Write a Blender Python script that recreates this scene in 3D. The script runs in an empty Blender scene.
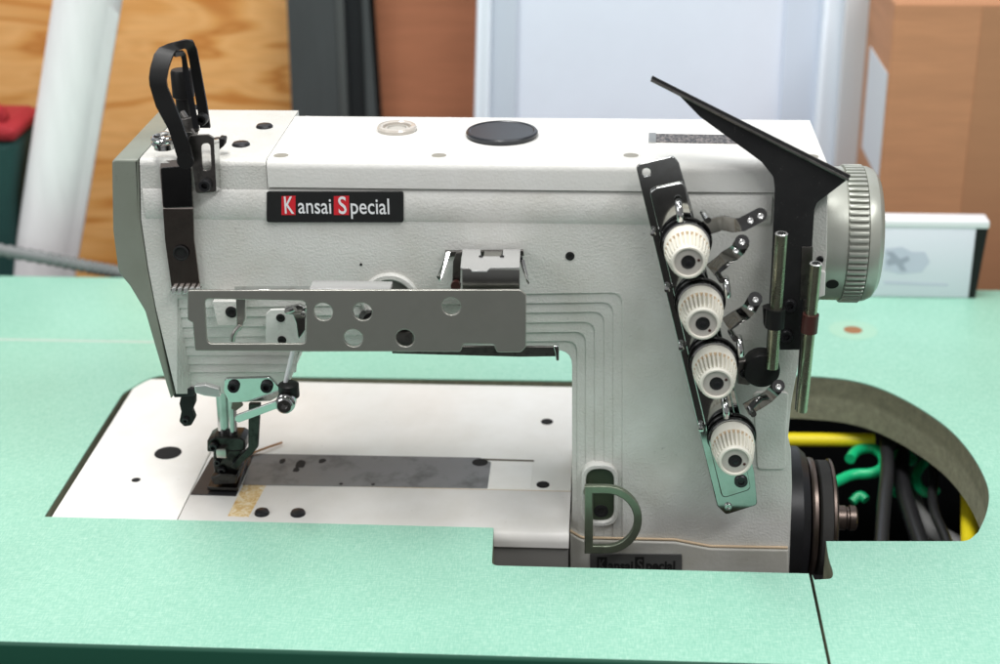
import bpy, bmesh, math, random
from mathutils import Vector, Matrix
random.seed(7)
S = 0.001                      # everything below is written in millimetres
scene = bpy.context.scene
COL = scene.collection

# ---------------------------------------------------------------- camera
F = 1600.0
def nrm(v): return Vector(v).normalized()
Yd = nrm((112, 700, -F)); Xd = nrm((1, -.0165, (112 - 700*.0165)/F)); Zd = Xd.cross(Yd)
CAM = Vector((0, -800, 456))
def ray(px, py):
    v = Vector((px-500, 332-py, -F)); return Vector((v.dot(Xd), v.dot(Yd), v.dot(Zd)))
def at(px, py, ax, val):
    """where the sight line through a photo pixel meets the plane ax = val (mm)"""
    i = 'xyz'.index(ax); r = ray(px, py); return CAM + r*((val-CAM[i])/r[i])
def proj(P):
    d = Vector(P)-CAM; v = Xd*0
    v = Vector((d.x*Xd.x+d.y*Yd.x+d.z*Zd.x, d.x*Xd.y+d.y*Yd.y+d.z*Zd.y, d.x*Xd.z+d.y*Yd.z+d.z*Zd.z))
    return 500+F*v.x/-v.z, 332-F*v.y/-v.z

# ---------------------------------------------------------------- materials
def mat(name, col, rough=.5, metal=0., spec=.5, coat=0.):
    m = bpy.data.materials.new(name); m.use_nodes = True
    b = m.node_tree.nodes['Principled BSDF']
    b.inputs['Base Color'].default_value = (*col, 1); b.inputs['Roughness'].default_value = rough
    b.inputs['Metallic'].default_value = metal; b.inputs['Specular IOR Level'].default_value = spec
    b.inputs['Coat Weight'].default_value = coat
    return m
def nd(m, t, **kw):
    n = m.node_tree.nodes.new(t)
    for k, v in kw.items(): setattr(n, k, v)
    return n
def lk(m, a, b): m.node_tree.links.new(a, b)
def bsdf(m): return m.node_tree.nodes['Principled BSDF']
def coords(m, scale=(1, 1, 1), rot=(0, 0, 0), kind='Object'):
    tc = nd(m, 'ShaderNodeTexCoord'); mp = nd(m, 'ShaderNodeMapping')
    mp.inputs['Scale'].default_value = scale; mp.inputs['Rotation'].default_value = rot
    lk(m, tc.outputs[kind], mp.inputs['Vector']); return mp.outputs['Vector']
def noise(m, vec, scale, detail=3, rough=.55, dist=0.):
    n = nd(m, 'ShaderNodeTexNoise'); n.inputs['Scale'].default_value = scale
    n.inputs['Detail'].default_value = detail; n.inputs['Roughness'].default_value = rough
    n.inputs['Distortion'].default_value = dist
    lk(m, vec, n.inputs['Vector']); return n.outputs['Fac']
def ramp(m, fac, stops):
    r = nd(m, 'ShaderNodeValToRGB'); cr = r.color_ramp
    while len(cr.elements) < len(stops): cr.elements.new(.5)
    for e, (p, c) in zip(cr.elements, stops):
        e.position = p; e.color = (*c, 1) if len(c) == 3 else c
    lk(m, fac, r.inputs['Fac']); return r.outputs['Color']
def mixc(m, fac, a, b, mode='MIX'):
    n = nd(m, 'ShaderNodeMix', data_type='RGBA', blend_type=mode)
    for s, v in ((n.inputs[0], fac), (n.inputs[6], a), (n.inputs[7], b)):
        if isinstance(v, (int, float)): s.default_value = v
        elif isinstance(v, tuple): s.default_value = (*v, 1)
        else: lk(m, v, s)
    return n.outputs[2]
def bump(m, h, strength, dist):
    b = nd(m, 'ShaderNodeBump'); b.inputs['Strength'].default_value = strength
    b.inputs['Distance'].default_value = dist; lk(m, h, b.inputs['Height'])
    lk(m, b.outputs['Normal'], bsdf(m).inputs['Normal'])
def setc(m, out): lk(m, out, bsdf(m).inputs['Base Color'])
def setr(m, fac, lo, hi):
    mr = nd(m, 'ShaderNodeMapRange'); mr.inputs['To Min'].default_value = lo; mr.inputs['To Max'].default_value = hi
    lk(m, fac, mr.inputs['Value']); lk(m, mr.outputs['Result'], bsdf(m).inputs['Roughness'])

def paint(name, col, bscale=420, bstr=.5, rough=.42, dirt=.12):
    m = mat(name, col, rough)
    v = coords(m); n1 = noise(m, v, bscale, 2, .5); n2 = noise(m, v, 35, 5, .6); n3 = noise(m, v, 260, 4, .7)
    d = ramp(m, n2, [(.35, (1, 1, 1)), (.75, (1-dirt, 1-dirt*1.1, 1-dirt*1.35))])
    c = mixc(m, 1., col, d, 'MULTIPLY')
    sp = ramp(m, n3, [(.25, (1-dirt*2.2,)*3), (.33, (1, 1, 1))])
    setc(m, mixc(m, 1., c, sp, 'MULTIPLY'))
    setr(m, n2, rough-.08, rough+.12)
    if bstr: bump(m, n1, bstr, .00032)
    return m
M = {}
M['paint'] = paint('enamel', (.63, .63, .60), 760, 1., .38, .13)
M['paint_smooth'] = paint('enamel_smooth', (.68, .68, .65), 620, .5, .4, .07)
M['bedpaint'] = paint('bed_enamel', (.88, .865, .83), 500, .05, .3, .08)
M['greypaint'] = paint('grey_enamel', (.225, .245, .205), 700, .12, .35, .12)
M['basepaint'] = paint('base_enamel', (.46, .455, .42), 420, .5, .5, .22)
M['wheel'] = paint('wheel_enamel', (.42, .435, .39), 700, .1, .32, .14)
bsdf(M['wheel']).inputs['Metallic'].default_value = .35
def metal(name, col, rough, var=.1, blotch=0., dark=(.05, .04, .035), bs=60):
    m = mat(name, col, rough, 1.)
    v = coords(m); n = noise(m, v, bs, 5, .65)
    setr(m, n, max(.03, rough-var), rough+var)
    if blotch: setc(m, mixc(m, ramp(m, n, [(.5, (0, 0, 0)), (.72, (blotch,)*3)]), col, dark))
    return m
M['chrome'] = metal('chrome', (.62, .63, .62), .09, .05, .45, (.16, .12, .09), 160)
M['dchrome'] = metal('dark_chrome', (.42, .42, .41), .10, .06, .35, (.08, .07, .06), 90)
M['blackchrome'] = metal('black_chrome', (.055, .055, .055), .16, .08)
M['steel'] = metal('brushed_steel', (.45, .44, .41), .30, .07, .2, (.2, .18, .15), 50)
M['plate'] = metal('satin_steel_plate', (.43, .425, .385), .34, .06, .25, (.27, .26, .23), 26); bsdf(M['plate']).inputs['Metallic'].default_value = .8
M['strap'] = metal('brown_steel_strap', (.38, .33, .30), .2, .1, .5, (.05, .04, .035), 60)
M['slide'] = metal('slide_plate_steel', (.235, .24, .24), .5, .1, .75, (.09, .09, .09), 45)
M['footsteel'] = metal('oily_foot_steel', (.05, .048, .045), .3, .12, .8, (.012, .011, .011), 200)
bsdf(M['slide']).inputs['Metallic'].default_value = .6
M['oldsteel'] = metal('old_steel', (.17, .16, .15), .34, .12, .7, (.03, .028, .025), 130)
M['satin'] = mat('satin_light_metal', (.62, .62, .61), .26, .6)
M['brass'] = metal('dull_brass', (.40, .41, .30), .28, .1, .5, (.12, .11, .08), 90)
M['black'] = mat('black_plastic', (.009, .009, .009), .42, 0, .25)
M['blackg'] = mat('black_gloss', (.012, .012, .014), .38)
M['blackscrew'] = mat('black_oxide', (.02, .02, .022), .35, .4)
def guardmat():
    m = mat('guard_black', (.02, .02, .02), .4, 0, .3); v = coords(m)
    n = noise(m, v, 30, 6, .7); n2 = noise(m, v, 600, 3, .7)
    c = mixc(m, n, (.006, .006, .007), (.026, .026, .026))
    setc(m, mixc(m, ramp(m, n2, [(.66, (0, 0, 0)), (.74, (.35,)*3)]), c, (.16, .15, .14))); setr(m, n, .28, .55); return m
M['guard'] = guardmat()
M['knob'] = paint('ivory_plastic', (.72, .70, .62), 900, .05, .4, .10)
M['knobgrey'] = mat('grey_disc', (.44, .42, .38), .4)
M['tan'] = mat('tan_seal', (.55, .42, .28), .7)
M['dkgreen'] = mat('dark_green_recess', (.035, .05, .028), .45)
M['void'] = mat('deep_black', (.006, .006, .006), .9)
M['oilblack'] = mat('oil_cap_black', (.018, .02, .024), .3)
M['glass'] = mat('sight_glass', (.50, .46, .41), .12, 0, .7)
M['rusty'] = metal('worn_pulley_rim', (.19, .15, .13), .38, .1, .5, (.06, .05, .05), 80)
M['white'] = mat('white_ink', (.78, .79, .80), .4)
M['red'] = mat('red_ink', (.62, .02, .03), .35)
M['badge'] = mat('badge_black', (.016, .017, .017), .25)
M['greybadge'] = mat('dark_grey_badge', (.07, .07, .068), .4)
M['blackink'] = mat('black_ink', (.008, .008, .008), .4)
M['redbrown'] = mat('red_brown_plastic', (.05, .014, .011), .4)

def laminate():
    m = mat('mint_laminate', (.34, .72, .53), .40)
    v = coords(m, (1, .14, 1)); v2 = coords(m, (.14, 1, 1))
    a = noise(m, v, 1400, 3, .7); b = noise(m, v2, 1400, 3, .7); c = noise(m, coords(m), 9, 4, .6); d = noise(m, coords(m), 300, 5, .8)
    w = mixc(m, .5, a, b)
    col = ramp(m, w, [(.34, (.235, .51, .385)), (.5, (.305, .585, .455)), (.66, (.44, .685, .565))])
    col = mixc(m, 1., col, ramp(m, c, [(.3, (.90, .92, .92)), (.7, (1, 1, 1))]), 'MULTIPLY')
    col = mixc(m, ramp(m, d, [(.70, (0, 0, 0)), (.78, (.6,)*3)]), col, (.16, .45, .33))
    vo = nd(m, 'ShaderNodeTexVoronoi'); vo.inputs['Scale'].default_value = 17; lk(m, coords(m), vo.inputs['Vector'])
    col = mixc(m, ramp(m, vo.outputs['Distance'], [(.010, (.75,)*3), (.018, (0, 0, 0))]), col, (.16, .13, .08))
    sc = noise(m, coords(m, (1, 9, 1), (0, 0, .5)), 55, 3, .6); col = mixc(m, ramp(m, sc, [(.70, (0, 0, 0)), (.73, (.35,)*3), (.76, (0, 0, 0))]), col, (.55, .78, .68))
    setc(m, col); setr(m, c, .30, .44); bump(m, w, .12, .0003); return m
M['lam'] = laminate()
def olive():
    m = mat('board_core', (.2, .2, .14), .75); v = coords(m, (1, 1, 1)); n = noise(m, v, 180, 5, .7)
    z = nd(m, 'ShaderNodeSeparateXYZ'); tc = nd(m, 'ShaderNodeTexCoord'); lk(m, tc.outputs['Object'], z.inputs[0])
    band = ramp(m, z.outputs['Z'], [(.0, (.31, .315, .225)), (.001, (.22, .225, .155))])
    setc(m, mixc(m, 1., band, ramp(m, n, [(.3, (.7, .7, .68)), (.7, (1.15, 1.15, 1.1))]), 'MULTIPLY')); bump(m, n, .3, .0005); return m
M['core'] = olive()
M['edge'] = mat('dark_green_edging', (.010, .075, .045), .42)
def plywood():
    m = mat('plywood', (.6, .33, .13), .5)
    v = coords(m, (1., 1, 5.5), (0, .16, 0)); n = noise(m, v, 2.6, 3, .5, .6)
    w = nd(m, 'ShaderNodeMath', operation='MULTIPLY'); lk(m, n, w.inputs[0]); w.inputs[1].default_value = 14
    fr = nd(m, 'ShaderNodeMath', operation='PINGPONG'); lk(m, w.outputs[0], fr.inputs[0]); fr.inputs[1].default_value = 1
    v2 = coords(m, (1, 1, 26), (0, .16, 0)); n2 = noise(m, v2, 14, 4, .6)
    c = ramp(m, fr.outputs[0], [(0, (.62, .24, .05)), (.25, (.78, .38, .11)), (.6, (.90, .50, .19)), (1, (.84, .44, .15))])
    setc(m, mixc(m, .7, c, ramp(m, n2, [(.3, (.8, .76, .7)), (.7, (1.05, 1.05, 1.05))]), 'MULTIPLY')); return m
M['ply'] = plywood()
def card(name, col, v_=.12, stretch=(1, 1, 9)):
    m = mat(name, col, .8); v = coords(m, stretch); n = noise(m, v, 9, 5, .65)
    setc(m, mixc(m, 1., col, ramp(m, n, [(.3, (1-v_,)*3), (.7, (1+v_,)*3)]), 'MULTIPLY')); return m
M['card'] = card('cardboard', (.41, .195, .095))
M['card2'] = card('brown_board', (.42, .16, .08))
M['slab'] = card('grey_slab', (.055, .062, .064), .12, (6, 1, 1))
M['slabdark'] = mat('dark_gap', (.008, .01, .012), .8)
M['slabedge'] = mat('slab_edge', (.075, .08, .08), .5)
M['panel'] = card('pale_blue_panel', (.79, .84, .96), .03, (1, 1, 1))
M['panelrim'] = mat('panel_rim', (.80, .86, .95), .4)
M['panelgrey'] = mat('panel_groove', (.60, .66, .76), .5)
M['wall'] = card('wall_paint', (.48, .51, .55), .05, (1, 1, 1))
M['floor'] = card('dark_floor', (.035, .032, .028), .3, (1, 1, 1))
M['rollw'] = card('white_roll', (.88, .86, .87), .05, (12, 12, 1))
M['paper'] = mat('white_paper', (.72, .73, .80), .6)
M['paper2'] = mat('label_paper', (.62, .64, .67), .6)
M['print'] = mat('faded_print', (.36, .38, .46), .6)
M['bagred'] = mat('red_cloth', (.30, .008, .015), .8)
M['baggreen'] = mat('green_cloth', (.008, .05, .045), .8)
M['hose'] = mat('grey_hose', (.16, .17, .17), .5)
M['greenhose'] = mat('green_hose', (.01, .50, .20), .35)
M['yellow'] = mat('yellow_tube', (.85, .70, .015), .4)
M['cable'] = mat('black_cable', (.02, .02, .022), .35)
M['greycable'] = mat('grey_tube', (.20, .20, .20), .4)
M['thread'] = mat('brown_thread', (.45, .22, .09), .7)
def tapem():
    m = mat('old_tape', (.6, .45, .2), .5); n = noise(m, coords(m), 220, 5, .75, 1.)
    setc(m, ramp(m, n, [(.35, (.50, .28, .08)), (.5, (.66, .50, .26)), (.62, (.74, .66, .52))])); return m
M['tape'] = tapem()
def ratingm():
    m = mat('rating_plate', (.4, .4, .4), .35, .5)
    v = coords(m, (1, .45, 1)); n = noise(m, v, 520, 3, .8)
    setc(m, ramp(m, n, [(.42, (.02, .02, .02)), (.62, (.26, .22, .20))])); return m
M['rating'] = ratingm()

# ---------------------------------------------------------------- mesh helpers (mm)
def bm_new(): return bmesh.new()
def box(x0, x1, y0, y1, z0, z1, b=0., seg=2):
    bm = bm_new(); bmesh.ops.create_cube(bm, size=1)
    for v in bm.verts: v.co = Vector(((x0+x1)/2+v.co.x*(x1-x0), (y0+y1)/2+v.co.y*(y1-y0), (z0+z1)/2+v.co.z*(z1-z0)))
    if b: bmesh.ops.bevel(bm, geom=bm.edges[:], offset=b, segments=seg, profile=.5, affect='EDGES')
    return bm
def rnd(pts, r, n=5):
    """round the corners of a 2D polygon; r is one radius or one per corner"""
    out = []; N = len(pts)
    for i, p in enumerate(pts):
        ri = r[i] if isinstance(r, (list, tuple)) else r
        p = Vector(p[:2]); a = Vector(pts[i-1][:2]); b = Vector(pts[(i+1) % N][:2])
        da, db = a-p, b-p
        if ri <= 0 or da.length < 1e-6 or db.length < 1e-6: out.append(p); continue
        u, w = da.normalized(), db.normalized(); ang = math.acos(max(-1, min(1, u.dot(w))))
        if ang > math.radians(172): out.append(p); continue
        t = min(ri/math.tan(ang/2), da.length*.48, db.length*.48)
        A, B = p+u*t, p+w*t
        for k in range(n+1):
            s = k/n; out.append((A*(1-s)**2 + p*2*s*(1-s) + B*s*s))
    return out
def circ(cx, cy, r, n=28, ry=None):
    ry = ry or r
    return [Vector((cx+r*math.cos(2*math.pi*k/n), cy+ry*math.sin(2*math.pi*k/n))) for k in range(n)]
def flat(outer, holes, t, bev=0.):
    """polygon with holes, thickness t centred on z=0, bevelled rim; returns bmesh in local xy"""
    cu = bpy.data.curves.new('c', 'CURVE'); cu.dimensions = '2D'; cu.fill_mode = 'BOTH'
    cu.extrude = max(t/2-bev, .0001); cu.bevel_depth = bev; cu.bevel_resolution = 2; cu.offset = -bev
    for pl in [outer]+holes:
        s = cu.splines.new('POLY'); s.points.add(len(pl)-1)
        for q, p in zip(s.points, pl): q.co = (p[0], p[1], 0, 1)
        s.use_cyclic_u = True
    ob = bpy.data.objects.new('c', cu); COL.objects.link(ob)
    me = bpy.data.meshes.new_from_object(ob); bm = bm_new(); bm.from_mesh(me)
    bpy.data.objects.remove(ob); bpy.data.curves.remove(cu); bpy.data.meshes.remove(me)
    return bm
def xf(bm, m): bmesh.ops.transform(bm, matrix=m, verts=bm.verts[:]); return bm
XZ = Matrix(((1, 0, 0, 0), (0, 0, -1, 0), (0, 1, 0, 0), (0, 0, 0, 1)))
def wallplate(outer, holes, y0, t, bev=0.):
    """outlines are (x,z) in mm; front face at y0, back at y0+t"""
    return xf(flat(outer, holes, t, bev), Matrix.Translation((0, y0+t/2, 0)) @ XZ)
def px2(pts, Y): return [Vector((at(x, y, 'y', Y).x, at(x, y, 'y', Y).z)) for x, y in pts]
def pxz(pts, Z): return [Vector((at(x, y, 'z', Z).x, at(x, y, 'z', Z).y)) for x, y in pts]
def pplate(pts, Y, t, bev=.3, r=0., holes=()):
    """outline and holes read on the plane y=Y; holes: (px,py,radius_px) or a list of pixels"""
    hs = []
    for h in holes:
        if isinstance(h, tuple):
            c = at(h[0], h[1], 'y', Y); e = at(h[0]+h[2], h[1], 'y', Y); hs.append(circ(c.x, c.z, abs(e.x-c.x)))
        else: hs.append(rnd(px2(h, Y), 3.))
    return wallplate(rnd(px2(pts, Y), r) if (isinstance(r, list) or r > 0) else px2(pts, Y), hs, Y, t, bev)
def hplate(pts, z, t, bev=.2, r=0., holes=()):
    """horizontal plate, top face at z"""
    o = pxz(pts, z); o = rnd(o, r) if (isinstance(r, list) or r > 0) else o
    hs = []
    for h in holes:
        c = at(h[0], h[1], 'z', z); e = at(h[0]+h[2], h[1], 'z', z); hs.append(circ(c.x, c.y, (e-c).length))
    return xf(flat(o, hs, t, bev), Matrix.Translation((0, 0, z-t/2)))
def lathe(prof, o, axis='-y', seg=40, mod=None):
    """prof: (radius, distance along axis)"""
    ax = axis if isinstance(axis, Vector) else {'-y': Vector((0, -1, 0)), 'x': Vector((1, 0, 0)), 'z': Vector((0, 0, 1)), 'y': Vector((0, 1, 0)), '-z': Vector((0, 0, -1))}[axis]
    if not isinstance(ax, Vector): ax = Vector(ax)
    ax = ax.normalized(); u = ax.orthogonal().normalized(); w = ax.cross(u); o = Vector(o)
    bm = bm_new(); rings = []
    for j, (r, a) in enumerate(prof):
        ring = []
        for k in range(seg):
            th = 2*math.pi*k/seg; rr = r*(mod(j, k) if mod else 1)
            ring.append(bm.verts.new(o+ax*a+(u*math.cos(th)+w*math.sin(th))*rr))
        rings.append(ring)
    for a, b in zip(rings, rings[1:]):
        for k in range(seg): bm.faces.new((a[k], a[(k+1) % seg], b[(k+1) % seg], b[k]))
    if prof[0][0] > .01: bm.faces.new(rings[0][::-1])
    if prof[-1][0] > .01: bm.faces.new(rings[-1])
    bmesh.ops.remove_doubles(bm, verts=bm.verts[:], dist=.0005)
    bmesh.ops.recalc_face_normals(bm, faces=bm.faces[:]); return bm
def tube(pts, r, seg=14, hollow=0., smooth=0):
    pts = [Vector(p) for p in pts]
    for _ in range(smooth):
        q = [pts[0]]
        for a, b in zip(pts, pts[1:]): q += [a*.75+b*.25, a*.25+b*.75]
        pts = q+[pts[-1]]
    bm = bm_new(); up = None; rings = []
    rs = r if isinstance(r, list) else [r]*len(pts)
    for i, p in enumerate(pts):
        d = (pts[min(i+1, len(pts)-1)]-pts[max(i-1, 0)]).normalized()
        up = d.orthogonal().normalized() if up is None else (up-d*up.dot(d)).normalized()
        w = d.cross(up)
        rings.append([bm.verts.new(p+(up*math.cos(t)+w*math.sin(t))*rs[i]) for t in [2*math.pi*k/seg for k in range(seg)]])
    for a, b in zip(rings, rings[1:]):
        for k in range(seg): bm.faces.new((a[k], a[(k+1) % seg], b[(k+1) % seg], b[k]))
    if hollow:
        for ring, p, s in ((rings[0], pts[0], 1), (rings[-1], pts[-1], -1)):
            d = (pts[1]-pts[0] if s == 1 else pts[-1]-pts[-2]).normalized()*s
            inn = [bm.verts.new(p+(v.co-p)*hollow) for v in ring]; deep = [bm.verts.new(v.co+d*r*2.5) for v in inn]
            for k in range(seg):
                k2 = (k+1) % seg
                bm.faces.new((ring[k], ring[k2], inn[k2], inn[k])); bm.faces.new((inn[k], inn[k2], deep[k2], deep[k]))
            bm.faces.new(deep)
    else: bm.faces.new(rings[0]); bm.faces.new(rings[-1])
    bmesh.ops.recalc_face_normals(bm, faces=bm.faces[:]); return bm
def ribbon(L, R, t):
    bm = bm_new(); a = [bm.verts.new(p) for p in L]; b = [bm.verts.new(p) for p in R]
    for i in range(len(a)-1): bm.faces.new((a[i], a[i+1], b[i+1], b[i]))
    bmesh.ops.recalc_face_normals(bm, faces=bm.faces[:])
    bmesh.ops.solidify(bm, geom=bm.faces[:], thickness=t)
    bmesh.ops.recalc_face_normals(bm, faces=bm.faces[:]); return bm
def extx(prof, x0, x1):
    """profile of (y,z) extruded along x"""
    bm = bm_new(); a = [bm.verts.new((x0, p[0], p[1])) for p in prof]; b = [bm.verts.new((x1, p[0], p[1])) for p in prof]
    n = len(prof)
    for k in range(n): bm.faces.new((a[k], a[(k+1) % n], b[(k+1) % n], b[k]))
    bm.faces.new(a); bm.faces.new(b); bmesh.ops.recalc_face_normals(bm, faces=bm.faces[:]); return bm
def text(s, size, x, y, z, sx=1., off=.0, ext=.12, spacing=1.):
    """lettering standing on the plane y, lower left corner at x,z"""
    cu = bpy.data.curves.new('t', 'FONT'); cu.body = s; cu.size = size; cu.extrude = ext; cu.offset = off; cu.space_character = spacing
    cu.resolution_u = 4
    ob = bpy.data.objects.new('t', cu); COL.objects.link(ob); bpy.context.view_layer.update()
    me = bpy.data.meshes.new_from_object(ob.evaluated_get(bpy.context.evaluated_depsgraph_get())); bm = bm_new(); bm.from_mesh(me)
    bpy.data.objects.remove(ob); bpy.data.curves.remove(cu)
    return xf(bm, Matrix.Translation((x, y, z)) @ XZ @ Matrix.Diagonal((sx, 1, 1, 1)))

WORLD = {}
def thing(name, label, cat, loc=(0, 0, 0), group=None):
    o = bpy.data.objects.new(name, None); COL.objects.link(o); o.empty_display_size = .02
    o.location = Vector(loc)*S; WORLD[o] = Vector(loc)
    o['label'] = label; o['category'] = cat
    if group: o['group'] = group
    return o
def part(name, bms, material, parent=None, sharp=35, smooth=True, label=None):
    if not isinstance(bms, list): bms = [bms]
    me = bpy.data.meshes.new(name); big = bm_new()
    for b in bms:
        t = bpy.data.meshes.new('t'); b.to_mesh(t); big.from_mesh(t); bpy.data.meshes.remove(t); b.free()
    xs = [v.co for v in big.verts]
    c = Vector([(min(v[i] for v in xs)+max(v[i] for v in xs))/2 for i in range(3)])
    for v in big.verts: v.co = (v.co-c)*S
    big.to_mesh(me); big.free(); me.materials.clear(); me.materials.append(M[material] if isinstance(material, str) else material)
    for p in me.polygons: p.material_index = 0
    if smooth: me.shade_smooth(); me.set_sharp_from_angle(angle=math.radians(sharp))
    o = bpy.data.objects.new(name, me); COL.objects.link(o); WORLD[o] = c
    if parent is not None: o.parent = parent; o.location = (c-WORLD[parent])*S
    else: o.location = c*S
    if label: o['label'] = label
    return o
def tag(o, label, cat, group=None):
    o['label'] = label; o['category'] = cat
    if group: o['group'] = group
    return o
def struct(o): o['kind'] = 'structure'; return o
def screw(px, py, Y, rpx, parent, h=2.2, m='blackscrew', name='screw', hole=True, label=None):
    c = at(px, py, 'y', Y); r = abs(at(px+rpx, py, 'y', Y).x-c.x)
    pr = [(r*.8, -1), (r*.98, 0), (r, h*.25), (r*.98, h*.7), (r*.85, h)]
    if hole: pr += [(r*.5, h), (r*.45, h*.25), (0, h*.2)]
    else: pr += [(0, h*1.1)]
    return part(name, lathe(pr, c, '-y', 28), m, parent, label=label)
def topscrew(px, py, z, rpx, parent, h=1.2, m='blackscrew', name='screw'):
    c = at(px, py, 'z', z); r = abs(at(px+rpx, py, 'z', z).x-c.x)
    return part(name, lathe([(r, -.6), (r, h*.3), (r*.85, h*.8), (r*.4, h), (0, h*1.05)], c, 'z', 28), m, parent)
def tophole(px, py, z, rpx, parent, m='void', name='screw_hole'):
    c = at(px, py, 'z', z); r = abs(at(px+rpx, py, 'z', z).x-c.x)
    return part(name, lathe([(r, -.4), (r, .12), (r*.9, .16), (0, .16)], c, 'z', 28), m, parent)

# ================================================================ SETTING
struct(part('floor', box(-3000, 3000, -3000, 900, -760, -750), 'floor'))
struct(part('wall', box(-3000, 3000, 760, 780, -750, 2200), 'wall'))

# ================================================================ TABLE
tb = thing('sewing_table', 'mint green laminate sewing table with the machine sunk into its cut-out', 'table', (0, 90, -35))
hole_px = [(45, 516), (123, 391), (133, 376.5), (572, 382.5), (760, 374), (810, 375), (859, 380), (899, 395), (946, 424), (972, 453), (986, 479), (990, 496), (986, 516), (978, 532), (968, 541), (826, 541)]
def tbl(Z, grow=0):
    H = pxz(hole_px, 0.)
    H[0] = Vector((-312.8, -29.5)); H[1] = Vector((-313.2, 132)); H[2] = Vector((-300, 161)); H[3] = Vector((-20, 163)); H[4] = Vector((100, 178))
    seg = H[4:14]
    for _ in range(3):
        q = [seg[0]]
        for u, w in zip(seg, seg[1:]): q += [u*.75+w*.25, u*.25+w*.75]
        seg = q+[seg[-1]]
    H = rnd(H[:4]+seg+H[14:], [1, 20, 20, 5]+[0]*(len(seg)+0)+[9, 0])
    tab = [(827, 548), (829, 560), (833.5, 572), (832, 578.5), (824, 579), (814, 579.5)]
    T = pxz(tab, 0)
    for _ in range(2):
        q = [T[0]]
        for u, w in zip(T, T[1:]): q += [u*.75+w*.25, u*.25+w*.75]
        T = q+[T[-1]]
    ya, yb, xs = -69, -151, 112.6
    right_front = Vector((xs+.8, yb)); rr = Vector((700, yb)); rb = Vector((700, 335)); lb = Vector((-700, 335)); lf = Vector((-700, yb))
    seamL = Vector((xs-.8, yb)); seamLt = Vector((xs-.8, ya))
    notch = rnd([Vector((xs-.8, ya)), Vector((-55.8, ya)), Vector((-57.5, -29.8)), H[0]], [0, 4, 1, 0])
    poly = [lf, seamL] + notch[:-1] + H + T[:-1] + [Vector((xs+.8, ya-.6)), right_front, rr, rb, lb]
    return poly
outl = tbl(0)
core_o = part('tabletop', xf(flat(outl, [], 31.2, 0), Matrix.Translation((0, 0, -1.2-31.2/2))), 'core', tb, smooth=False)
part('laminate', xf(flat(outl, [], 1.2, .25), Matrix.Translation((0, 0, -.6))), 'lam', core_o)
part('edging', extx([(-151.1, -.25), (-151.7, -.3), (-152.5, -1.1), (-152.7, -2), (-152.7, -32), (-151.1, -32.3)], -700, 111.5), 'edge', core_o)
part('edging', extx([(-151.1, -.25), (-151.7, -.3), (-152.5, -1.1), (-152.7, -2), (-152.7, -32), (-151.1, -32.3)], 113.8, 700), 'edge', core_o)
part('added_dark_backing', box(-600, 600, 300, 312, -700, -33), 'slabdark', tb)  # added dark sheet, keeps the space seen through the cut-out dark
part('joint_strip', box(-700, -150, 212.6, 215.2, -.5, .12), mat('joint_grey', (.50, .56, .50), .5), tb)
c = at(853, 330, 'z', 0)
part('screw_hole', lathe([(6.6, 0), (6.6, .10), (5.8, .14), (0, .14)], c, 'z', 32), mat('rust_spot', (.30, .14, .06), .7), tb)
part('screw_ring', lathe([(17, 0.02), (17, .08), (0, .08)], c, 'z', 40), mat('faded_ring', (.35, .58, .44), .45), tb)

# ================================================================ MACHINE
sm = thing('sewing_machine', 'white and grey industrial sewing machine with four ivory tension dials', 'sewing machine', (0, 20, -40))
Y0 = -20.
def fz(x, y): v = at(x, y, 'y', Y0); return Vector((v.x, v.z))
ZS, ZT = 205.2, 208.7
outer = [fz(x, y) for x, y in [(156, 310), (148, 268), (141, 220)]]
TL = Vector((fz(139.5, 163).x, ZS))
outer += [TL, Vector((fz(265.7, 163).x, ZS)), Vector((fz(265.7, 163).x, 193.6)), Vector((fz(828, 190).x, 193.9))]
outer += [fz(x, y) for x, y in [(827, 255), (824, 288), (811, 322), (801, 350), (796.5, 374), (791, 405), (788, 438), (791, 450), (792, 487), (789, 575), (572, 573)]]
def pf(x, y, Y): v = at(x, y, 'y', Y); return Vector((v.x, v.z))
n_t = 9; step = .9
lv = [(622, 293), (613, 302.5), (604, 312), (594.6, 322), (585.5, 332), (577, 341)]
slabs = []
slot = rnd([fz(586, 468), fz(614, 468), fz(614, 521), fz(586, 521)], 7.2, 7)
for k in range(1, 10):
    Y = Y0+(k-1)*step
    if k <= 6:
        xk, yk = lv[k-1]; xl = 176+1.6*k
        inner = [pf(xk, 573, Y), pf(xk, yk, Y), pf(xl, yk+5.8, Y), pf(xl, 394, Y)]
        inner = rnd([outer[-2]]+inner+[pf(176, 394, Y)], [0, 0, 6, .8, 0, 0])[1:]
        oo = outer[:-1]
    else:
        yk = (355.6, 364.4, 372.6)[k-7]; xl = 176+1.6*k
        oo = outer
        inner = rnd([outer[-1], pf(572, 350, Y), pf(298, 351, Y), pf(296, yk, Y), pf(xl, yk, Y), pf(xl, 394, Y), pf(176, 394, Y)], [0, 9, 0, 0, .8, 0, 0])[1:]
    slabs.append(wallplate(oo+inner, [], Y, step, .3 if k > 1 else .4))
Yb = Y0+9*step
inner = rnd([outer[-1], pf(572, 350, Yb), pf(300, 352, Yb), pf(287, 388, Yb), pf(284, 393, Yb), pf(176, 394, Yb)], [0, 9, 0, 2, 2, 0])[1:]
slabs.append(wallplate(outer+inner, [], Yb, 75-Yb, .4))
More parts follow.
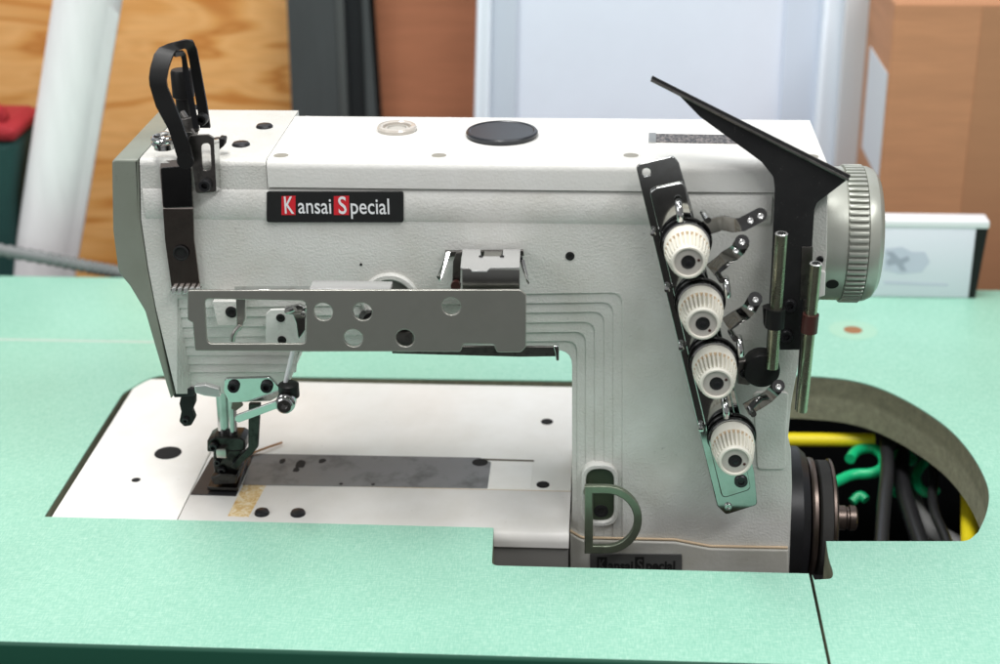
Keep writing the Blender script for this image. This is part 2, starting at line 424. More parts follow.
def rtop(y0, y1, z0, z1, r, n=6):
    p = [(y0, z0)]
    for k in range(n+1):
        a = math.pi/2*k/n; p.append((y0+r-r*math.cos(a), z1-r+r*math.sin(a)))
    for k in range(n+1):
        a = math.pi/2*k/n; p.append((y1-1.2+1.2*math.sin(a), z1-1.2+1.2*math.cos(a)))
    return p+[(y1, z0)]
slabs.append(extx(rtop(Y0, 75, ZS-.01, ZT, 3.4), TL.x, fz(265.7, 163).x))
body = part('body', slabs, 'paint', sm, sharp=32)
xw = abs(TL.x)
# raised soft belt of the arm casting above the ribs
ar = extx([(Y0+.1, 176), (Y0-.9, 178.5), (Y0-.9, 191.5), (Y0+.1, 193.0)], TL.x+.3, 86)
part('raised_band', ar, 'paint', body, sharp=80)
# pad on the column under the guard
part('column_pad', pplate([(753, 392), (789, 392), (786, 438), (786, 470), (757, 470)], Y0-.8, 2, .7, 3), 'paint', body)
def slotpx(g, y): return rnd([fz(586-g, 468-g), fz(614+g, 468-g), fz(614+g, 521+g), fz(586-g, 521+g)], y, 7)
part('slot_boss', wallplate(slotpx(4.5, 9.4), [slotpx(0, 7.2)], Y0-1.6, 8, .7), 'paint', body)
part('slot_recess', wallplate(slotpx(.6, 7.4), [], Y0+.8, 6, 0), 'dkgreen', body)
screw(601, 511, Y0+.8, 7.2, body, .4, 'void', 'oil_hole')
# base casting
bc = [fz(x, y) for x, y in [(570, 531), (582, 538), (675, 540), (710, 546.5), (788, 548), (788, 600), (570, 600)]]
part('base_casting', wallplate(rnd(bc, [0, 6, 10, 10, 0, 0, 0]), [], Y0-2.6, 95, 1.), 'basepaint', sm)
pl = rnd([fz(x, y-1.6) for x, y in [(570, 531), (582, 538), (675, 540), (710, 546.5), (788, 548), (790, 400), (570, 400)]], [0, 6, 10, 10, 0, 0, 0])[:-2]
part('seal_line', tube([(p.x, Y0-1.2, p.y) for p in pl[:-2]]+[(fz(787.5, 546.4).x, Y0-1.2, fz(787.5, 546.4).y)], .75, 8), 'tan', sm)
# top cover
xa, xb = fz(266.9, 163).x, fz(828, 163).x
cov = part('top_cover', extx(rtop(Y0-1.3, 62, 194.7, 209.2, 4.6), xa, xb), 'paint_smooth', sm)
def dimple(px, py):
    c = at(px, py, 'z', 209.2)
    part('screw_recess', lathe([(5.0, -.3), (5.0, .05), (4.3, .25), (3.9, .05)], c, 'z', 28), 'paint_smooth', cov)
    part('screw', lathe([(3.9, -.3), (3.9, .10), (0, .12)], c, 'z', 24), mat('screw_shadow_metal', (.33, .31, .27), .5, .6) if 'sc' not in M else M['sc'], cov)
M['sc'] = mat('dull_screw', (.34, .32, .27), .5, .5)
for p in ((281, 155.5), (439, 155.5), (631, 155.5), (811, 156.5)): dimple(*p)
for p in ((305, 119.5), (448, 120), (627, 120), (800, 121)):
    c = at(p[0], p[1]+1, 'z', 209); part('screw', lathe([(4.4, -2), (4.3, .2), (3, .5), (0, .5)], (c.x, 57, 209), 'z', 24), 'paint_smooth', cov)
c = at(397, 130, 'z', 209.2)
sg = part('sight_glass', lathe([(10.6, -.5), (10.8, 1.6), (10.2, 2.6), (8.6, 2.8), (7.6, 2.2), (7.4, .6), (0, .5)], c, 'z', 48), 'glass', cov)
part('glass_ring', lathe([(6.4, .5), (6.3, 1.3), (5.3, 1.5), (5.0, .6)], c, 'z', 40), 'knobgrey', sg)
c = at(502, 135.5, 'z', 209.2)
part('oil_cap', lathe([(18.4, -.3), (19.3, .9), (19.3, 2.2), (18.6, 3.0), (17.4, 3.1), (16.9, 2.7), (0, 2.5)], c, 'z', 64), 'oilblack', cov)
rp = part('rating_plate', hplate([(652, 133.5), (742, 135), (742, 143.5), (650, 142)], 209.5, .5, .1), 'rating', cov)
part('plate_border', hplate([(649, 132.5), (656, 132.6), (656, 142.5), (648.5, 142.4)], 209.55, .4, .1), 'steel', rp)
# grey end cover
eo = [(112, 161), (139, 163.6), (140.2, 220), (147.2, 268), (155.2, 310), (173, 396), (171, 399), (167.5, 388), (156, 349), (145, 311), (130, 286), (118.5, 272), (113, 230)]
ep = [fz(*p) for p in eo]; ep[0].y = ep[1].y = ZT-.2; ep[1].x = TL.x-.7
ec = part('end_cover', wallplate(rnd(ep, [2.5, .5, 0, 0, 0, 0, 1, 0, 0, 12, 8, 6, 0]), [], Y0-.4, 95, 1.0), 'greypaint', sm)
# head top screws
for p, r in (((264.5, 127), 8.5), ((241, 145), 9), ((218, 141), 6.5)): topscrew(p[0], p[1], ZT, r, sm, 1.8, 'blackscrew')
topscrew(164, 137, ZT, 6, sm, 3, 'steel')
part('rear_knob', tube([(-236, 95, 200), (-246, 95, 198)], 6, 18), 'black', sm)
part('rear_knob_mount', box(-240, -234, 74, 96, 196, 204, .6), 'black', sm)
# badge
Yl = Y0-.9
bpl = part('brand_badge', pplate([(266.5, 191.5), (403.5, 191.5), (403.5, 222.5), (266.5, 222.5)], Yl-.7, .9, .25, 1.4), 'badge', sm)
def badge_text(yl, z0, x0, h, parent, inked=True, k=1., lm='white'):
    def X(px): return at(px, 207, 'y', yl).x
    if inked:
        r1 = at(281.5, 218, 'y', yl); 
    return X
def lbl(parent, pts, Y, h, material, sx, off):
    """pts: (string, px x-left, px x-right, px baseline)"""
    for s, xa_, xb_, yb_ in pts:
        a = at(xa_, yb_, 'y', Y); b = at(xb_, yb_, 'y', Y)
        bm = text(s, h, 0, 0, 0, 1, off, .06)
        x0 = min(v.co.x for v in bm.verts); x1 = max(v.co.x for v in bm.verts)
        k = (b.x-a.x)/(x1-x0)
        for v in bm.verts: v.co = Vector((a.x+(v.co.x-x0)*k, Y+v.co.y, a.z+v.co.z))
        part('lettering', bm, material, parent)
YB = Yl-.7
for xa_, xb_ in ((281.5, 295.5), (333.8, 349)):
    part('red_square', pplate([(xa_, 196.3), (xb_, 195.8), (xb_, 215), (xa_, 215)], YB-.12, .2, 0), 'red', bpl)
for k in range(4): pass
lbl(bpl, [('K', 285, 294.2, 213.4), ('S', 338.8, 346.8, 213.6)], YB-.22, 13.4, 'white', 1, .12)
lbl(bpl, [('ansai', 298.5, 331.5, 213.2), ('pecial', 351, 389.5, 213.6)], YB-.12, 12.2, 'white', 1, .06)
# lower badge (dark lettering on dark grey, half sunk below the table edge)
b2 = part('lower_badge', pplate([(590, 553.5), (682, 554.5), (682, 580), (590, 580)], Y0-3.4, .9, .2, 1.2), 'greybadge', sm)
part('lettering', pplate([(597, 557), (607, 557), (607, 571), (597, 571)], Y0-3.5, .2, 0), 'blackink', b2)
part('lettering', pplate([(635, 557), (644, 557), (644, 571), (635, 571)], Y0-3.5, .2, 0), 'blackink', b2)
lbl(b2, [('K', 599, 605.5, 570), ('S', 637, 642.5, 570)], Y0-3.62, 10., 'greybadge', 1, .1)
lbl(b2, [('ansai', 608, 633, 570), ('pecial', 646, 675, 570)], Y0-3.5, 9., 'blackink', 1, .3)
# small holes and dots on the arm
screw(570, 256, Y0, 4.6, body, .5, 'void', 'screw_hole')
screw(361, 264.5, Y0, 1.4, body, .3, 'void', 'paint_chip', hole=False)
screw(820, 259, Y0, 3.6, sm, 2.0, 'blackscrew', 'screw')
part('side_lug', pplate([(812, 268), (826, 272), (825, 296), (812, 300)], Y0-2, 3, .6, 1), 'paint_smooth', body)

# ---------------------------------------------------------------- bed
zb = -1.2
def bedprof(yf, yback):
    p = [(yback, -10), (yback, zb), (yf+7, zb)]
    for k in range(1, 9):
        a = math.pi/2*k/8; p.append((yf+7-7*math.sin(a), zb-6+6*math.cos(a)))
    return p+[(yf, -10.3), (yf+1, -10.8), (yf+20, -10.8)]
xs0 = at(178, 518, 'z', zb).x; xe = at(571, 489, 'z', zb).x
bed = part('bed', [box(xs0+.5, xe, 15.5, 156, -14, zb, .3)], 'bedpaint', sm, sharp=40)
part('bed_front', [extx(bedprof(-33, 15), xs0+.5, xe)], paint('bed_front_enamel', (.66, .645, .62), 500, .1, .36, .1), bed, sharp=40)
part('bed_side_plate', [xf(flat([Vector((-309.3, -28.5)), Vector((xs0-.3, -28.5)), Vector((xs0-.3, 156))] + rnd([Vector((xs0-.3, 156)), Vector((-309.3, 156)), Vector((-309.3, -28.5))], [0, 8, 0])[1:-1], [], 10, .3), Matrix.Translation((0, 0, zb-5)))], 'bedpaint', sm)
part('bed_base', [box(-305, xe-.3, -31.5, 150, -60, -10.9, .3), box(-307, xe-2, 0, 150, -22, -12)], mat('bed_base_grey', (.16, .155, .145), .55), sm)
part('bed_front_line', box(at(240, 487, 'z', zb).x, xe, 15.0, 15.6, zb-.5, zb+.06), 'tan', bed)
part('slide_plate', hplate([(254, 453.5), (480, 457.5), (491, 462), (487.5, 488), (242.5, 484.5)], zb+.4, 1, .15, .8), 'slide', bed)
part('needle_plate', hplate([(211.5, 457), (254, 454), (236, 495.5), (190.5, 494)], zb+.6, 1, .15, .5), mat('dark_plate', (.035, .035, .038), .35, .4), bed)
part('slide_cover', hplate([(493, 461.5), (533, 462.5), (531, 488.3), (490.5, 487.6)], zb+.35, .6, .1, .5), 'bedpaint', bed)
part('cover_gap', hplate([(482, 458.5), (534, 460), (534, 461.6), (482, 460.2)], zb+.1, .2, 0), mat('gap_brown', (.10, .08, .05), .8), bed)
part('tape_strip', hplate([(243.6, 484.5), (266, 485.5), (248.5, 517), (227.6, 516)], zb+.14, .3, .05), 'tape', bed)
for (x, y), r in (((168, 453), 13.5), ((136, 480), 4.5)):
    c = at(x, y, 'z', zb); rr = abs(at(x+r, y, 'z', zb).x-c.x)
    part('bed_hole', lathe([(rr, 0), (rr, .12), (0, .12)], c, 'z', 32), 'void', bed)
for x, y, r in ((480, 462.5, 8), (547, 421.5, 6), (543, 484.5, 6.5), (341, 484, 2), (373, 484.5, 2)): tophole(x, y, zb+.3, r, bed)
for x, y in ((262, 513.5), (298, 514)): topscrew(x, y, zb, 7.6, bed, 2.4)
for x, y, r in ((300, 464, 9), (322, 461, 6), (296, 470, 5), (283, 461, 5)): 
    c = at(x, y, 'z', zb+.4); o = [Vector((c.x+(r*.45)*random.uniform(.6, 1.2)*math.cos(a*.7), c.y+(r*.7)*random.uniform(.6, 1.2)*math.sin(a*.7))) for a in range(9)]
    part('oil_stain', xf(flat(rnd(o, 2), [], .06, 0), Matrix.Translation((0, 0, zb+.44))), mat('oil_stain_dark', (.03, .03, .031), .5, 0, .1), bed)

# ---------------------------------------------------------------- needle area
cyp = 14.
def bar(px, ytop, ybot, r, Y, m, name, parent=sm, px2_=None):
    a = at(px, ytop, 'y', Y); b = at(px2_ or px, ybot, 'y', Y)
    return part(name, tube([a, b], r, 24), m, parent)
bar(221.5, 370, 447, 4.1, cyp, 'dchrome', 'presser_bar', px2_=226)
bar(230.5, 370, 447, 2.6, cyp-3, 'dchrome', 'needle_bar', px2_=233.5)
pfo = part('presser_foot', [pplate([(207, 441), (214, 437), (240, 438), (245, 441), (245, 451), (207, 452)], cyp-9, 14, .8, 1),
      pplate([(213, 450), (242, 450), (240, 468), (236, 480), (216, 480), (213, 466)], cyp-7, 11, .8, 1),
      pplate([(210, 478), (220, 474), (238, 475), (236, 484), (214, 485)], cyp-12, 22, .8, 1),
      hplate([(207, 487), (238, 488), (248, 458), (220, 458)], zb+4, 2.4, .4, 1)], 'footsteel', sm)
part('foot_clamp', [box(*[at(218, 455, 'y', cyp-9).x, at(228, 455, 'y', cyp-9).x], cyp-13, cyp-8, at(218, 455, 'y', cyp-9).z, at(218, 446, 'y', cyp-9).z, .6)], 'steel', pfo)
screw(214, 446, cyp-10, 4.5, pfo, 3, 'blackscrew'); screw(238, 462, cyp-8, 5, pfo, 4, 'blackscrew'); screw(222, 470, cyp-8, 4, pfo, 2, 'blackscrew')
screw(232, 474, cyp-8, 3, pfo, 3, 'oldsteel')
screw(218, 461, cyp-8, 3.4, pfo, 3, 'blackscrew')
part('needle', tube([at(230, 448, 'y', cyp+6), at(230, 488, 'y', cyp+6)], .8, 10), 'steel', sm)
part('needle', tube([at(222, 448, 'y', cyp+6), at(222, 488, 'y', cyp+6)], .8, 10), 'steel', sm)
# guide blade beside the foot
part('thread_finger', [pplate([(248.5, 404), (260.5, 404), (258, 447), (252, 455), (243, 462), (237, 470), (231, 468), (238, 458), (248, 448)], cyp-14, 3, .5, .8)], 'footsteel', sm)
# bent lever at left
part('head_lever', [pplate([(181, 396), (195, 395), (195, 404), (192, 411), (195, 419), (191, 426), (184, 427), (179, 422), (181, 412), (179, 404)], -14, 5, .8, 2)], 'black', sm)
screw(186, 420, -14, 3.4, sm, 2, 'blackscrew')
part('foot_lifter_clip', pplate([(194, 386), (205, 385), (219, 389), (220, 398), (204, 396), (195, 393)], -23, 4, .6, 1), 'satin', sm)
part('clip_block', pplate([(172, 392), (186, 388), (196, 389), (194, 397), (174, 398)], -14, 6, .8, 1), 'blackscrew', sm)
# polished plate that mirrors the table: tipped a little towards it
bp = pplate([(225, 378), (270, 376.6), (282, 390), (281, 395.6), (270, 402), (229, 403.7), (223.5, 391.5)], -26, 2., .35, 2)
def tilt(bm, deg, c):
    return xf(bm, Matrix.Translation(c) @ Matrix.Rotation(math.radians(deg), 4, 'X') @ Matrix.Translation(-Vector(c)))
tc = at(252, 390, 'y', -26)
M['mirror'] = metal('polished_steel', (.50, .53, .515), .12, .05, .2, (.3, .28, .24), 120)
lp = part('lifter_plate', tilt(bp, 7, tc), 'mirror', sm)
screw(234, 386, -26, 6, lp, 3); screw(267, 386, -26, 6.2, lp, 3)
bp2 = pplate([(236, 416), (281, 399), (290, 399), (292, 412), (284, 413), (276, 409), (238, 424), (234, 421)], -31, 1.6, .3, 1.2)
part('lifter_arm', tilt(bp2, 7, at(262, 410, 'y', -31)), 'mirror', sm)
c = at(286, 402, 'y', -34)
hp = part('lifter_hub', lathe([(4.8, -4), (5.4, -3), (5.4, 2), (4.6, 2.4), (4.6, 5), (3.8, 5.6), (2., 5.6), (1.8, 3), (0, 3)], c, '-y', 32), 'dchrome', sm)
part('hub_screw', lathe([(5.6, -3), (5.6, 4), (4, 5)], at(289, 391, 'y', -27), 'z', 24), 'black', hp)
part('lifter_rod', tube([at(293, 350, 'y', -26), at(284.5, 387, 'y', -26)], 1.25, 12), 'white', sm)
part('hook_tip', pplate([(232, 402), (240, 401), (243, 406), (236, 411), (231, 409)], -10, 2, .3, .8), 'rusty', sm)

# thread scrap lying on the bed
a = at(250, 453.5, 'z', 1); b = at(282, 442, 'z', 1)
tag(part('thread_scrap', tube([(a.x, a.y, .6), ((a.x+b.x)/2, (a.y+b.y)/2-.6, 1.2), (b.x, b.y, .6)], .75, 8, smooth=1), 'thread'), 'short brown thread scrap lying on the white bed beside the presser foot', 'thread')

# ---------------------------------------------------------------- strap on head
def R3(px, py, Y): return at(px, py, 'y', Y)
st = part('thread_guide_strap', [ribbon([R3(160, 170, Y0-2), R3(161, 161, Y0+1), R3(166, 158, Y0+5)][::-1]+[R3(162.5, 205, Y0-4), R3(163, 209, Y0-5), R3(165, 240, Y0-4), R3(171.5, 287, Y0-3)],
        [R3(190.5, 170, Y0-2), R3(190, 159, Y0+1), R3(193, 156, Y0+5)][::-1]+[R3(193, 205, Y0-4), R3(193, 209, Y0-5), R3(194, 240, Y0-4), R3(200, 287, Y0-3)], 1.4)], 'strap', sm, sharp=25)
part('strap_top_reflection', [pplate([(160.5, 168), (190.5, 166), (192.5, 207), (163, 208)], Y0-5.6, 1.2, .3, 1.)], 'blackchrome', st)  # black colour stands in for the dark reflection on the sloping upper strap
part('strap_hole', lathe([(4.2, 0), (4.2, .8), (3.4, 1.), (3.2, .2), (0, .1)], R3(181, 253, Y0-4.6), '-y', 28), 'void', st)
for k in range(5):
    x = 172+k*6; part('strap_tooth', pplate([(x, 288), (x+3.6, 287.6), (x+2.8, 294), (x-1, 294)], Y0-6, 3, .3), 'satin', st)
part('strap_shelf', pplate([(170, 288.5), (201, 288), (200, 291), (171, 292)], Y0-4.5, 3, .3), 'steel', st)
# take-up guard: bent black strap
YG = -30
Lp = [(178, 160), (168, 129), (162, 118), (155.6, 106), (149.6, 86), (148.8, 78), (150, 68), (154, 54), (159, 47.5), (168, 43.5), (187, 40), (194, 42), (197, 51), (206.5, 104), (210, 128)]
Rp = [(193, 161), (190, 147), (181, 121), (174, 104), (166.8, 87), (166, 80), (168, 68), (172, 56), (175, 51.5), (178, 49.5), (185, 48.5), (187, 50), (188.5, 57), (196.5, 104), (200, 128)]
YS = [YG-2, YG-2, YG-2, YG-1, YG, YG, YG+3, YG+8, YG+11, YG+14, YG+20, YG+23, YG+25, YG+26, YG+26]
tg = part('take_up_guard', [ribbon([R3(*p, y) for p, y in zip(Lp, YS)], [R3(*p, y) for p, y in zip(Rp, YS)], 2.0),
     lathe([(4.3, -1), (4.3, 1.1)], R3(185.5, 160.5, YG-1.6), '-y', 28)], 'black', sm, sharp=50)
part('guard_inner_leg', ribbon([R3(*p, y) for p, y in [((173.5, 51.5), -18), ((182.5, 50), -13), ((186, 54), -11), ((189, 72), -11), ((199.5, 128), -11)]],
     [R3(*p, y) for p, y in [((173.5, 56), -18), ((180, 54.5), -13), ((181.5, 58), -11), ((183.5, 73), -11), ((194, 128), -11)]], 1.4), 'blackscrew', tg, sharp=50)
part('thread_post', lathe([(3.6, -28), (3.6, -13), (4.4, -12), (4.4, 1), (5.8, 2), (5.8, 15), (5.2, 16.4), (0, 16.6)], R3(184, 100, 10), 'z', 28), 'black', sm)
part('post_nut', lathe([(5.2, -6), (6.4, -5), (6.4, 0), (5.0, 1)], R3(186, 120, 10), 'z', 6), 'dchrome', sm)
part('post_link', [tube([R3(182, 112, 0), R3(196, 134, -6)], 1.6, 10), pplate([(178, 120), (196, 116), (199, 132), (181, 133)], -6, 3, .5, 1)], 'oldsteel', sm)
screw(203, 118, -6, 6, tg, 5, 'black')
brk = part('guard_bracket', pplate([(190, 135.5), (208, 134.5), (214, 138), (216.5, 192), (196, 194), (193, 170), (187, 142)], Y0-5, 1.4, .3, 2, holes=[[(201, 144), (210, 143), (211.5, 170), (202.5, 171)]]), 'oldsteel', sm)
part('bracket_flange', ribbon([R3(214, 140, Y0-5), R3(216.5, 191, Y0-5)], [R3(219, 139, Y0-1), R3(221, 189, Y0-1)], .8), 'chrome', brk)
part('bracket_tail', pplate([(219, 138), (225, 139), (224, 146), (218, 151), (216, 142)], Y0+8, 6, .5, 1), 'black', brk)
screw(206, 184, Y0-5, 6.4, brk, 4)
pts = []
for k in range(26):
    a = k/25*2*math.pi*1.35
    c = at(161, 143, 'y', -24); pts.append((c.x+5.3*math.cos(a+2.2), -19+5*math.sin(a+2.2), c.z+1.5-k*.13))
part('thread_ring', tube(pts, 1.15, 10), 'chrome', sm)
pts = [(c.x+5.2*math.cos(.25*k), -19+5*math.sin(.25*k), c.z-1.5) for k in range(26)]
part('thread_ring_band', ribbon(pts, [(p[0], p[1], p[2]-3) for p in pts], .8), 'chrome', sm)

# ---------------------------------------------------------------- long slotted plate
YP = -56
po = [(187.5, 290.5), (520, 290), (526, 295), (526, 347), (521, 352.5), (497, 352.5), (493.5, 344.5), (463.5, 344), (460.5, 352), (195, 351), (192.5, 323), (187.5, 320)]
sp = part('slotted_plate', pplate(po, YP, 1.8, .35, [1, 2.6, 0, 0, 2.6, 1.5, 1, 1, 1.5, 1, .5, .8], holes=[[(204.5, 299), (306, 301), (306, 344), (207, 344)], (323.3, 312, 9.4), (362.5, 312, 9.4), (353.3, 338.3, 9.4), (405, 338.3, 9.4), (451.2, 306.5, 9.4)]), 'plate', sm)
part('window_lip', ribbon([R3(208, 344.8, YP+1), R3(306.3, 344.8, YP+1), R3(307, 303, YP+1)], [R3(208, 343, YP+4), R3(304.8, 343, YP+4), R3(305.4, 303, YP+4)], .5), 'chrome', sp)
part('rear_bar', [pplate([(392, 346), (556, 347), (557, 356.5), (520, 357), (392, 353.6)], YP+20, 1.6, .3, .5)], 'oldsteel', sp)
part('bar_pin', pplate([(553, 346), (559, 346), (559, 361), (556, 361), (555, 353)], YP+18, 3, .5, .5), 'chrome', sp)
part('plate_ledge', hplate([(234.5, 286.5), (312, 286), (312, 289.2), (234.5, 289.5)], R3(280, 289, -54).z, 1, .1), 'chrome', sp)
zz = R3(350, 288.7, -54).z
part('ledge_block', [box(R3(311, 288, -50).x, R3(391, 288, -50).x, -54.4, -43, zz-3, zz, .4)], 'satin', sp)
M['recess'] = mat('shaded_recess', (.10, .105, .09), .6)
# ring boss on the arm
part('boss_ring', lathe([(15.6, -1), (15.6, 1.2), (14.6, 2.2), (12.6, 2.2), (11.6, 1.2), (11.6, .15)], R3(391, 300, Y0), '-y', 56), 'paint', body)
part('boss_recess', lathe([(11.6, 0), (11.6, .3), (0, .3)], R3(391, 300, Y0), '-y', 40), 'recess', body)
part('boss_stud', tube([R3(405, 300, Y0-1), R3(400, 312, Y0-22)], 4, 20), 'black', body)
part('boss_stud', tube([R3(368, 318, Y0+2), R3(372, 322, Y0-16)], 5, 20), 'black', body)
part('boss_stud', box(R3(397, 330, -30).x, R3(414, 330, -30).x, -38, -16, R3(400, 346, -30).z, R3(400, 326, -30).z, .6), 'oldsteel', body)
# clip box above plate
def hz(px, py, z): return at(px, py, 'z', z)
zc = R3(490, 269.5, -52).z
M['clipfront'] = metal('clip_steel_darkened', (.24, .24, .225), .3, .06)  # clip front coloured darker and its top lighter, imitating what each face reflects
cb = part('clip_box', [box(R3(462, 270, -52).x, R3(519.5, 270, -52).x, -52, -51, R3(490, 291, -52).z, zc, .2)], 'clipfront', sm)
part('clip_top', [xf(flat([Vector((hz(460.5, 268.5, zc).x, hz(460.5, 268.5, zc).y)), Vector((hz(470, 268.5, zc).x, hz(470, 268.5, zc).y)), Vector((hz(472, 271.5, zc).x, hz(472, 271.5, zc).y)), Vector((hz(487, 271.5, zc).x, hz(487, 271.5, zc).y)), Vector((hz(490, 268.5, zc).x, hz(490, 268.5, zc).y)), Vector((hz(519.5, 268, zc).x, hz(519.5, 268, zc).y)), Vector((hz(520.5, 250, zc).x, hz(520.5, 250, zc).y)),
       Vector((hz(503, 250, zc).x, hz(503, 250, zc).y)), Vector((hz(502.5, 257, zc).x, hz(502.5, 257, zc).y)), Vector((hz(481, 257, zc).x, hz(481, 257, zc).y)), Vector((hz(480.5, 250, zc).x, hz(480.5, 250, zc).y)), Vector((hz(462.5, 250, zc).x, hz(462.5, 250, zc).y))], [], .8, .15), Matrix.Translation((0, 0, zc)))], 'satin', cb)
part('clip_tab', box(hz(483, 257, zc).x, hz(501, 257, zc).x, hz(490, 257, zc).y, hz(490, 251, zc).y+2, zc-1.6, zc-.8, .2), 'steel', cb)
for x in (481, 502): part('clip_pin', lathe([(1.1, -1), (1.1, .9), (0, 1)], hz(x, 257.5, zc), 'z', 14), 'void', cb)
part('clip_side', [pplate([(456, 253), (461, 252.5), (460, 292), (452, 292), (453, 262)], -30, 1.2, .2), ], 'oldsteel', cb)
part('clip_arm', ribbon([R3(445.5, 253.5, -26), R3(436.5, 277, -40)], [R3(449, 253.5, -26), R3(439.5, 281, -40)], 1.6), 'chrome', cb)
part('clip_arm', ribbon([R3(521, 259, -28), R3(527, 279, -38)], [R3(524.5, 260, -28), R3(529.5, 283, -38)], 1.2), 'chrome', cb)
part('clip_back', pplate([(445, 251.5), (523, 250.5), (524, 256), (445, 257)], -23, 2, .3), 'oldsteel', cb)
screw(520, 258, -28, 3, cb, 2)
part('clip_screw', lathe([(2.6, -1), (2.6, 2)], R3(456, 285, -32), '-y', 20), 'redbrown', cb)

# things seen through the plate window
part('guide_block', pplate([(212.0, 301.2), (243.2, 301.2), (243.2, 326.0), (217.4, 326.0)], -30, 9, .5, 1), 'paint', sm)
screw(231.4, 312.0, -30, 6, sm, .6, 'void', 'screw_hole')
part('thread_hook', [pplate([(235.7, 298.0), (245.4, 298.0), (244.8, 319.5), (241.1, 330.3), (236.8, 330.3)], -38, 1.4, .3, 1), tube([R3(240.0, 326.0, -38), R3(233.5, 333.5, -40), R3(232.5, 341.1, -40)], 1.3, 10, smooth=1)], 'steel', sm)
part('side_bracket', pplate([(265.8, 314.2), (270.2, 309.8), (310.0, 308.8), (310.0, 348.5), (265.8, 348.5)], -27, 2, .4, 1.5), 'paint_smooth', sm)
screw(280.6, 317.9, -27, 4.4, sm, .5, 'void', 'screw_hole'); screw(282.0, 340.0, -27, 4.4, sm, .5, 'void', 'screw_hole')
part('latch', [pplate([(284.2, 307.7), (299.2, 304.5), (305.7, 307.7), (305.7, 330.3), (298.2, 341.1), (296.0, 323.8), (292.8, 315.2), (285.2, 314.2)], -33, 2.4, .5, 1), tube([R3(286.3, 312.0, -36), R3(294.9, 308.8, -38)], 1.4, 10)], 'dchrome', sm)
screw(303.5, 313.1, -35, 2.6, sm, 2, 'chrome')

# ---------------------------------------------------------------- tension bracket
YT = -34
tbk = part('tension_bracket', pplate([(635.5, 165.5), (673.5, 156), (679, 163), (691, 204), (754.5, 473), (757.5, 505), (726, 515), (717, 506)], YT, 1.8, .5, [2.5, 2.5, 1, 10, 4, 2.5, 2.5, 2], holes=[(646.5, 172.5, 4.2)]), 'blackchrome', sm)
M['bchr2'] = metal('polished_bracket', (.40, .41, .40), .09, .05, .3, (.2, .17, .14), 70)
tbk.data.materials[0] = M['bchr2']
part('bracket_fold', pplate([(649.5, 192), (656, 188), (682, 182.5), (686, 187), (747, 470), (751, 490), (722, 499)], YT-2.2, 2.4, .7, [2, 2, 2, 2, 2, 3, 3]), 'bchr2', tbk)
screw(741, 481, YT-2.2, 6.8, tbk, 1.5, 'blackscrew'); screw(728, 506.5, YT, 4, tbk, 1.5, 'chrome')
for x, y in ((653, 232), (667, 288), (681, 346), (701, 427)): screw(x, y, YT-1, 3.2, tbk, 3, 'chrome', hole=False)
knobs = [(686, 242.5), (700, 302.5), (713.5, 361), (731.5, 436.5)]
for i, (x, y) in enumerate(knobs):
    Yk = YT-6
    c = R3(x, y, Yk)
    seat = part('tension_seat', lathe([(9, -6), (11, -3), (13.0, -2.4), (13.3, -1.2), (13.0, 0), (10, .3), (12.1, .8), (12.4, 1.8), (11.8, 2.6), (9, 2.8)], c, '-y', 48), 'blackchrome', sm)
    part('disc_rim', lathe([(11.2, 3.0), (12.0, 3.2), (12.0, 3.9), (11.2, 4.1)], c, '-y', 48), 'dchrome', seat)
    kb = part('tension_knob', lathe([(10.4, 4.3), (11.2, 4.6), (11.4, 6), (11.3, 12.4), (10.9, 13)], c, '-y', 64), 'knob', sm)
    part('knob_line', lathe([(10.5, 12.8), (10.95, 13.0), (10.95, 13.7), (10.5, 13.9)], c, '-y', 64), 'tan', kb)
    nf = 28
    fl = lathe([(10.8, 13.6), (10.6, 14.6), (9.6, 22), (9.0, 25.4), (8.7, 26.2)], c, '-y', nf*6, mod=lambda j, k: (1.0 if j == 4 else (1.03 if k % 6 in (0, 1, 2) else (.86 if k % 6 == 4 else .9))))
    part('knob_grip', fl, 'knob', kb, sharp=28)
    part('knob_rim', lathe([(8.4, 25.4), (8.7, 26.3), (8.55, 27.6), (8.0, 28.3), (7.2, 28.3), (6.9, 27.5), (6.8, 27)], c, '-y', 64), 'knob', kb)
    part('knob_face', lathe([(7.0, 26.8), (7.0, 27.3), (3.6, 27.3), (3.4, 26.9)], c, '-y', 48), 'knobgrey', kb)
    part('knob_bore', lathe([(3.5, 26), (3.5, 27.5), (3.2, 27.5), (2.9, 27.15), (0, 27.1)], c, '-y', 32), 'void', kb)
    part('knob_stud', lathe([(1.5, 26.5), (1.5, 27.2), (.8, 27.4), (0, 27.2)], c+Vector((.3, 0, -.5)), '-y', 20), 'blackscrew', kb)
    a = (.2, -.8, .45, -.35)[i]
    part('knob_mark', lathe([(.75, 27), (.75, 27.5), (0, 27.5)], c+Vector((5.1*math.cos(a), 0, 5.1*math.sin(a))), '-y', 12), 'redbrown', kb)
    cc = c+Vector((-4.5, 2, 17)) if i in (0, 3) else c+Vector((12.5, 2, 9))
    part('spring_clip', [tube([cc+Vector((0, 0, 4)), cc+Vector((0, -4, 3.4)), cc+Vector((.8, -6, -1)), cc+Vector((1, -5, -4))], 1.8, 12, smooth=2)], 'chrome', seat)
    e = R3(x+23, y-26, Yk)
    part('take_off_stud', tube([R3(x+17, y-30, Yk+2), R3(x+22, y-22, Yk-7)], 1.7, 12), 'chrome', seat)
M['armsteel'] = metal('guide_arm_steel', (.17, .17, .168), .10, .05, .4, (.07, .06, .05), 150)
